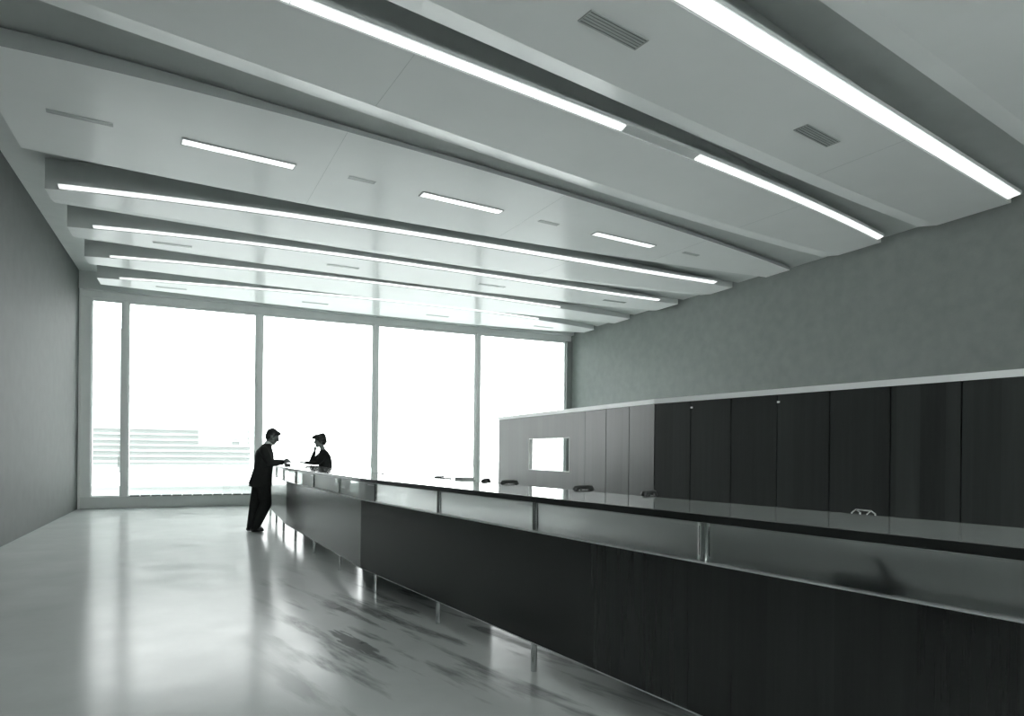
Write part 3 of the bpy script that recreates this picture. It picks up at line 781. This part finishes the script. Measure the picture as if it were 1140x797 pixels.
# --- man: leaning forward, forearms on the counter, right foot crossed behind
def build_man(loc, rz):
    root = thing('person', 'man in a dark suit leaning on the counter with crossed feet, head bowed', 'person', loc)
    xf = Matrix.Translation(loc) @ Matrix.Rotation(rz,4,'Z')
    hipL, kneeL, ankL = Vector((0.06,0.085,0.93)), Vector((-0.015,0.085,0.50)), Vector((-0.085,0.075,0.085))
    hipR, kneeR, ankR = Vector((0.10,-0.085,0.93)), Vector((0.155,-0.075,0.48)), Vector((-0.01,-0.04,0.10))
    chest, neck = Vector((0.125,0,1.30)), Vector((0.155,0,1.46))
    shL, shR = Vector((0.120,0.180,1.400)), Vector((0.120,-0.180,1.400))
    elL, elR = Vector((0.235,0.225,1.175)), Vector((0.225,-0.235,1.175))
    wrL, wrR = Vector((0.43,0.07,1.190)), Vector((0.425,-0.10,1.185))
    hc = Vector((0.255,0,1.625)); hrot = (0,0.40,0); HS = 1.10
    bm = bmesh.new()
    R = head_parts(bm, hc, hrot, HS)
    chain(bm, [(neck,0.066),(Vector((0.195,0,1.525)),0.060),(hc+Vector((-0.03,0,-0.03)),0.060)])
    sect(bm, [(0.06,0,0.88,0.10,0.15),(0.065,0,0.98,0.115,0.165),(0.10,0,1.12,0.105,0.15),(0.125,0,1.28,0.12,0.175),(0.13,0,1.38,0.105,0.175),(0.145,0,1.45,0.06,0.09)])
    for sh,el,wr in ((shL,elL,wrL),(shR,elR,wrR)):
        chain(bm, [(sh,0.056),(sh.lerp(el,0.5),0.047),(el,0.040),(el.lerp(wr,0.35),0.040),(wr,0.029)])
    for h,k,a in ((hipL,kneeL,ankL),(hipR,kneeR,ankR)):
        chain(bm, [(h,0.088),(h.lerp(k,0.5),0.074),(k,0.056),(k.lerp(a,0.35),0.055),(a,0.038)])
    chain(bm, [(ankL,0.036),(ankL+Vector((0.09,0,-0.045)),0.03),(ankL+Vector((0.16,0,-0.055)),0.022)])
    chain(bm, [(ankR,0.036),(ankR+Vector((0.07,-0.01,-0.055)),0.03),(ankR+Vector((0.12,-0.01,-0.07)),0.022)])
    hand(bm, wrL, (0.75,-0.30,0.16), (0.1,-0.6,-0.7), 0.60, 1.05, -1)
    hand(bm, wrR, (0.72,0.35,0.40), (0.1,0.85,-0.3), 0.80, 1.05, -1)
    solid('body', bm, 0.006, M['skin'], root, xf, 3)
    bm = bmesh.new(); T = R
    def E(c, r):
        bmesh.ops.create_uvsphere(bm, u_segments=20, v_segments=14, radius=1.0, matrix=T@Matrix.Translation(Vector(c)*HS)@Matrix.Diagonal((r[0]*HS,r[1]*HS,r[2]*HS,1)))
    E((-0.020,0,0.046),(0.100,0.081,0.078)); E((-0.060,0,0.0),(0.058,0.074,0.085)); E((0.050,0.0,0.080),(0.044,0.060,0.034))
    E((-0.03,0.0,0.10),(0.06,0.05,0.030))
    for sy in (-1,1): E((-0.005,sy*0.068,0.02),(0.028,0.012,0.045))
    solid('hair', bm, 0.007, M['hair'], root, xf, 2)
    # jacket with flared hem
    bm = bmesh.new()
    sect(bm, [(0.060,0,0.775,0.190,0.215),(0.062,0,0.86,0.186,0.208),(0.080,0,0.96,0.172,0.198),(0.103,0,1.08,0.158,0.184),(0.118,0,1.20,0.160,0.198),(0.120,0,1.31,0.156,0.205),(0.124,0,1.39,0.132,0.195),(0.145,0,1.455,0.092,0.115),(0.172,0,1.505,0.074,0.080)])
    chain(bm, [((0.03,0.07,1.04),0.07),((-0.055,0.08,0.89),0.055),((-0.090,0.08,0.835),0.040)]); chain(bm, [((0.03,-0.07,1.04),0.07),((-0.055,-0.08,0.89),0.055),((-0.090,-0.08,0.835),0.040)]); chain(bm, [((-0.092,0.08,0.835),0.038),((-0.092,-0.08,0.835),0.038)])
    for sh,el,wr in ((shL,elL,wrL),(shR,elR,wrR)):
        chain(bm, [(sh+Vector((0,0,-0.01)),0.080),(sh.lerp(el,0.5),0.070),(el,0.060),(el.lerp(wr,0.5),0.054),(el.lerp(wr,0.93),0.044)])
    solid('jacket', bm, 0.009, M['suit'], root, xf, 5)
    bm = bmesh.new(); chain(bm, [(Vector((0.172,0,1.478)),0.074),(Vector((0.186,0,1.500)),0.072)])
    solid('shirt_collar', bm, 0.007, M['shirt'], root, xf, 2)
    bm = bmesh.new()
    sect(bm, [(0.078,0,0.76,0.165,0.185),(0.075,0,0.84,0.160,0.185),(0.072,0,0.92,0.150,0.180),(0.08,0,1.0,0.13,0.168)])
    for h,k,a,kr in ((hipL,kneeL,ankL,0.102),(hipR,kneeR,ankR,0.098)):
        chain(bm, [(h,0.125),(h.lerp(k,0.5),0.116),(k,kr),(k.lerp(a,0.5),0.090),(a+Vector((0,0,0.0)),0.078)])
    solid('trousers', bm, 0.009, M['suit'], root, xf, 5)
    for a,f in ((ankL,Vector((0.205,0.01,0))),(ankR,Vector((0.150,-0.01,0)))):
        bm = bmesh.new(); hz = 0.042
        heel = Vector((a.x-0.05,a.y,hz)); toe = heel+f
        chain(bm, [(heel,0.040),(heel.lerp(toe,0.55),0.043),(toe,0.034)])
        capsule(bm, Vector((a.x,a.y,a.z+0.01)), 0.044, Vector((a.x+0.02,a.y,0.055)), 0.042)
        me = solid('shoe', bm, 0.007, M['shoe'], root, xf, 2)
        for v in me.data.vertices:
            if v.co.z < 0.002: v.co.z = 0.002
    eyes(R, HS, root, xf)
    return root

# --- woman: behind the counter, chin on hand, other forearm along the top
def build_woman(loc, rz):
    root = thing('person', 'short-haired woman in a dark sweater behind the counter, chin resting on her hand', 'person', loc)
    xf = Matrix.Translation(loc) @ Matrix.Rotation(rz,4,'Z')
    hc = Vector((0.110,0,1.590)); hrot = (0,0.14,0); HS = 1.06
    neck = Vector((0.040,0,1.40))
    shL, shR = Vector((0.02,0.165,1.335)), Vector((0.02,-0.165,1.335))
    elR, wrR = Vector((0.250,-0.135,1.160)), Vector((0.190,-0.050,1.385))
    elL, wrL = Vector((0.16,0.190,1.160)), Vector((0.40,0.130,1.158))
    hipL, kneeL, ankL = Vector((-0.05,0.08,0.86)), Vector((-0.07,0.075,0.46)), Vector((-0.10,0.07,0.085))
    hipR, kneeR, ankR = Vector((-0.05,-0.08,0.86)), Vector((-0.06,-0.075,0.46)), Vector((-0.09,-0.07,0.085))
    bm = bmesh.new()
    R = head_parts(bm, hc, hrot, HS, True)
    chain(bm, [(neck,0.052),(Vector((0.070,0,1.48)),0.047),(hc+Vector((-0.03,0,-0.03)),0.052)])
    sect(bm, [(-0.05,0,0.80,0.11,0.165),(-0.05,0,0.92,0.11,0.160),(-0.02,0,1.06,0.085,0.12),(0.0,0,1.20,0.105,0.145),(0.015,0,1.31,0.09,0.15),(0.04,0,1.39,0.05,0.08)])
    for sh,el,wr in ((shL,elL,wrL),(shR,elR,wrR)):
        chain(bm, [(sh,0.046),(sh.lerp(el,0.5),0.039),(el,0.033),(el.lerp(wr,0.35),0.033),(wr,0.023)])
    for h,k,a in ((hipL,kneeL,ankL),(hipR,kneeR,ankR)):
        chain(bm, [(h,0.088),(h.lerp(k,0.5),0.07),(k,0.050),(k.lerp(a,0.35),0.049),(a,0.032)])
        chain(bm, [(a,0.030),(a+Vector((0.08,0,-0.045)),0.026),(a+Vector((0.14,0,-0.058)),0.018)])
    hand(bm, wrR, (0.05,0.30,0.80), (-0.6,0.50,-0.1), 0.95, 0.95, 1)
    hand(bm, wrL, (0.85,-0.15,0.10), (0.1,-0.3,-0.9), 0.55, 0.95, -1)
    solid('body', bm, 0.006, M['skin'], root, xf, 3)
    bm = bmesh.new(); T = R
    def E(c, r):
        bmesh.ops.create_uvsphere(bm, u_segments=20, v_segments=14, radius=1.0, matrix=T@Matrix.Translation(Vector(c)*HS)@Matrix.Diagonal((r[0]*HS,r[1]*HS,r[2]*HS,1)))
    E((-0.025,0,0.045),(0.108,0.090,0.088)); E((-0.065,0,-0.005),(0.066,0.082,0.088)); E((0.05,0.0,0.084),(0.056,0.066,0.042)); E((0.090,0.0,0.078),(0.036,0.048,0.032)); E((0.112,0.01,0.062),(0.024,0.030,0.022))
    for sy in (-1,1): E((0.0,sy*0.074,0.015),(0.036,0.016,0.058))
    for i in range(30):
        a = random.uniform(0,2*math.pi); z = random.uniform(-0.03,0.12)
        E((-0.02+0.092*math.cos(a)*(1-max(0,z-0.05)*4), 0.078*math.sin(a)*(1-max(0,z-0.05)*5), z if math.cos(a) < 0.6 else max(z,0.06)),(0.028,0.026,0.024))
    solid('hair', bm, 0.006, M['hair'], root, xf, 1)
    bm = bmesh.new()
    sect(bm, [(-0.055,0,0.84,0.130,0.182),(-0.045,0,0.94,0.128,0.172),(-0.015,0,1.06,0.125,0.150),(0.005,0,1.17,0.140,0.168),(0.014,0,1.29,0.122,0.172),(0.026,0,1.365,0.088,0.125),(0.040,0,1.415,0.058,0.064)])
    for sy in (-1,1): ellip(bm, (0.100,sy*0.07,1.200), (0.066,0.068,0.068))
    for sh,el,wr in ((shL,elL,wrL),(shR,elR,wrR)):
        chain(bm, [(sh,0.064),(sh.lerp(el,0.5),0.055),(el,0.045),(el.lerp(wr,0.5),0.041),(el.lerp(wr,0.93),0.032)])
    solid('sweater', bm, 0.008, M['sweater'], root, xf, 4)
    bm = bmesh.new()
    sect(bm, [(-0.075,0,0.44,0.165,0.200),(-0.075,0,0.62,0.158,0.198),(-0.065,0,0.80,0.142,0.190),(-0.052,0,0.92,0.126,0.168),(-0.04,0,1.0,0.105,0.145)])
    solid('skirt', bm, 0.009, M['suit'], root, xf, 3)
    for a in (ankL, ankR):
        bm = bmesh.new(); heel = Vector((a.x-0.02,a.y,0.036)); toe = heel+Vector((0.165,0,-0.006))
        chain(bm, [(heel,0.032),(heel.lerp(toe,0.55),0.034),(toe,0.026)])
        o = solid('shoe', bm, 0.007, M['shoe'], root, xf, 2)
        for v in o.data.vertices:
            if v.co.z < 0.002: v.co.z = 0.002
    eyes(R, HS, root, xf)
    return root

build_man((0.935,11.72,0.0), math.radians(-8))
build_woman((2.31,13.0,0.0), math.radians(180))

# ------------------------------------------------------------------ colour management
SC.view_settings.view_transform = 'Standard'
SC.view_settings.look = 'None'
SC.view_settings.gamma = 1.0
SC.view_settings.exposure = 0.0
SC.view_settings.use_curve_mapping = False
SC.cycles.max_bounces = 10
SC.cycles.diffuse_bounces = 5
SC.cycles.glossy_bounces = 5
SC.cycles.transparent_max_bounces = 16
SC.cycles.use_denoising = True
SC.cycles.sample_clamp_indirect = 8.0
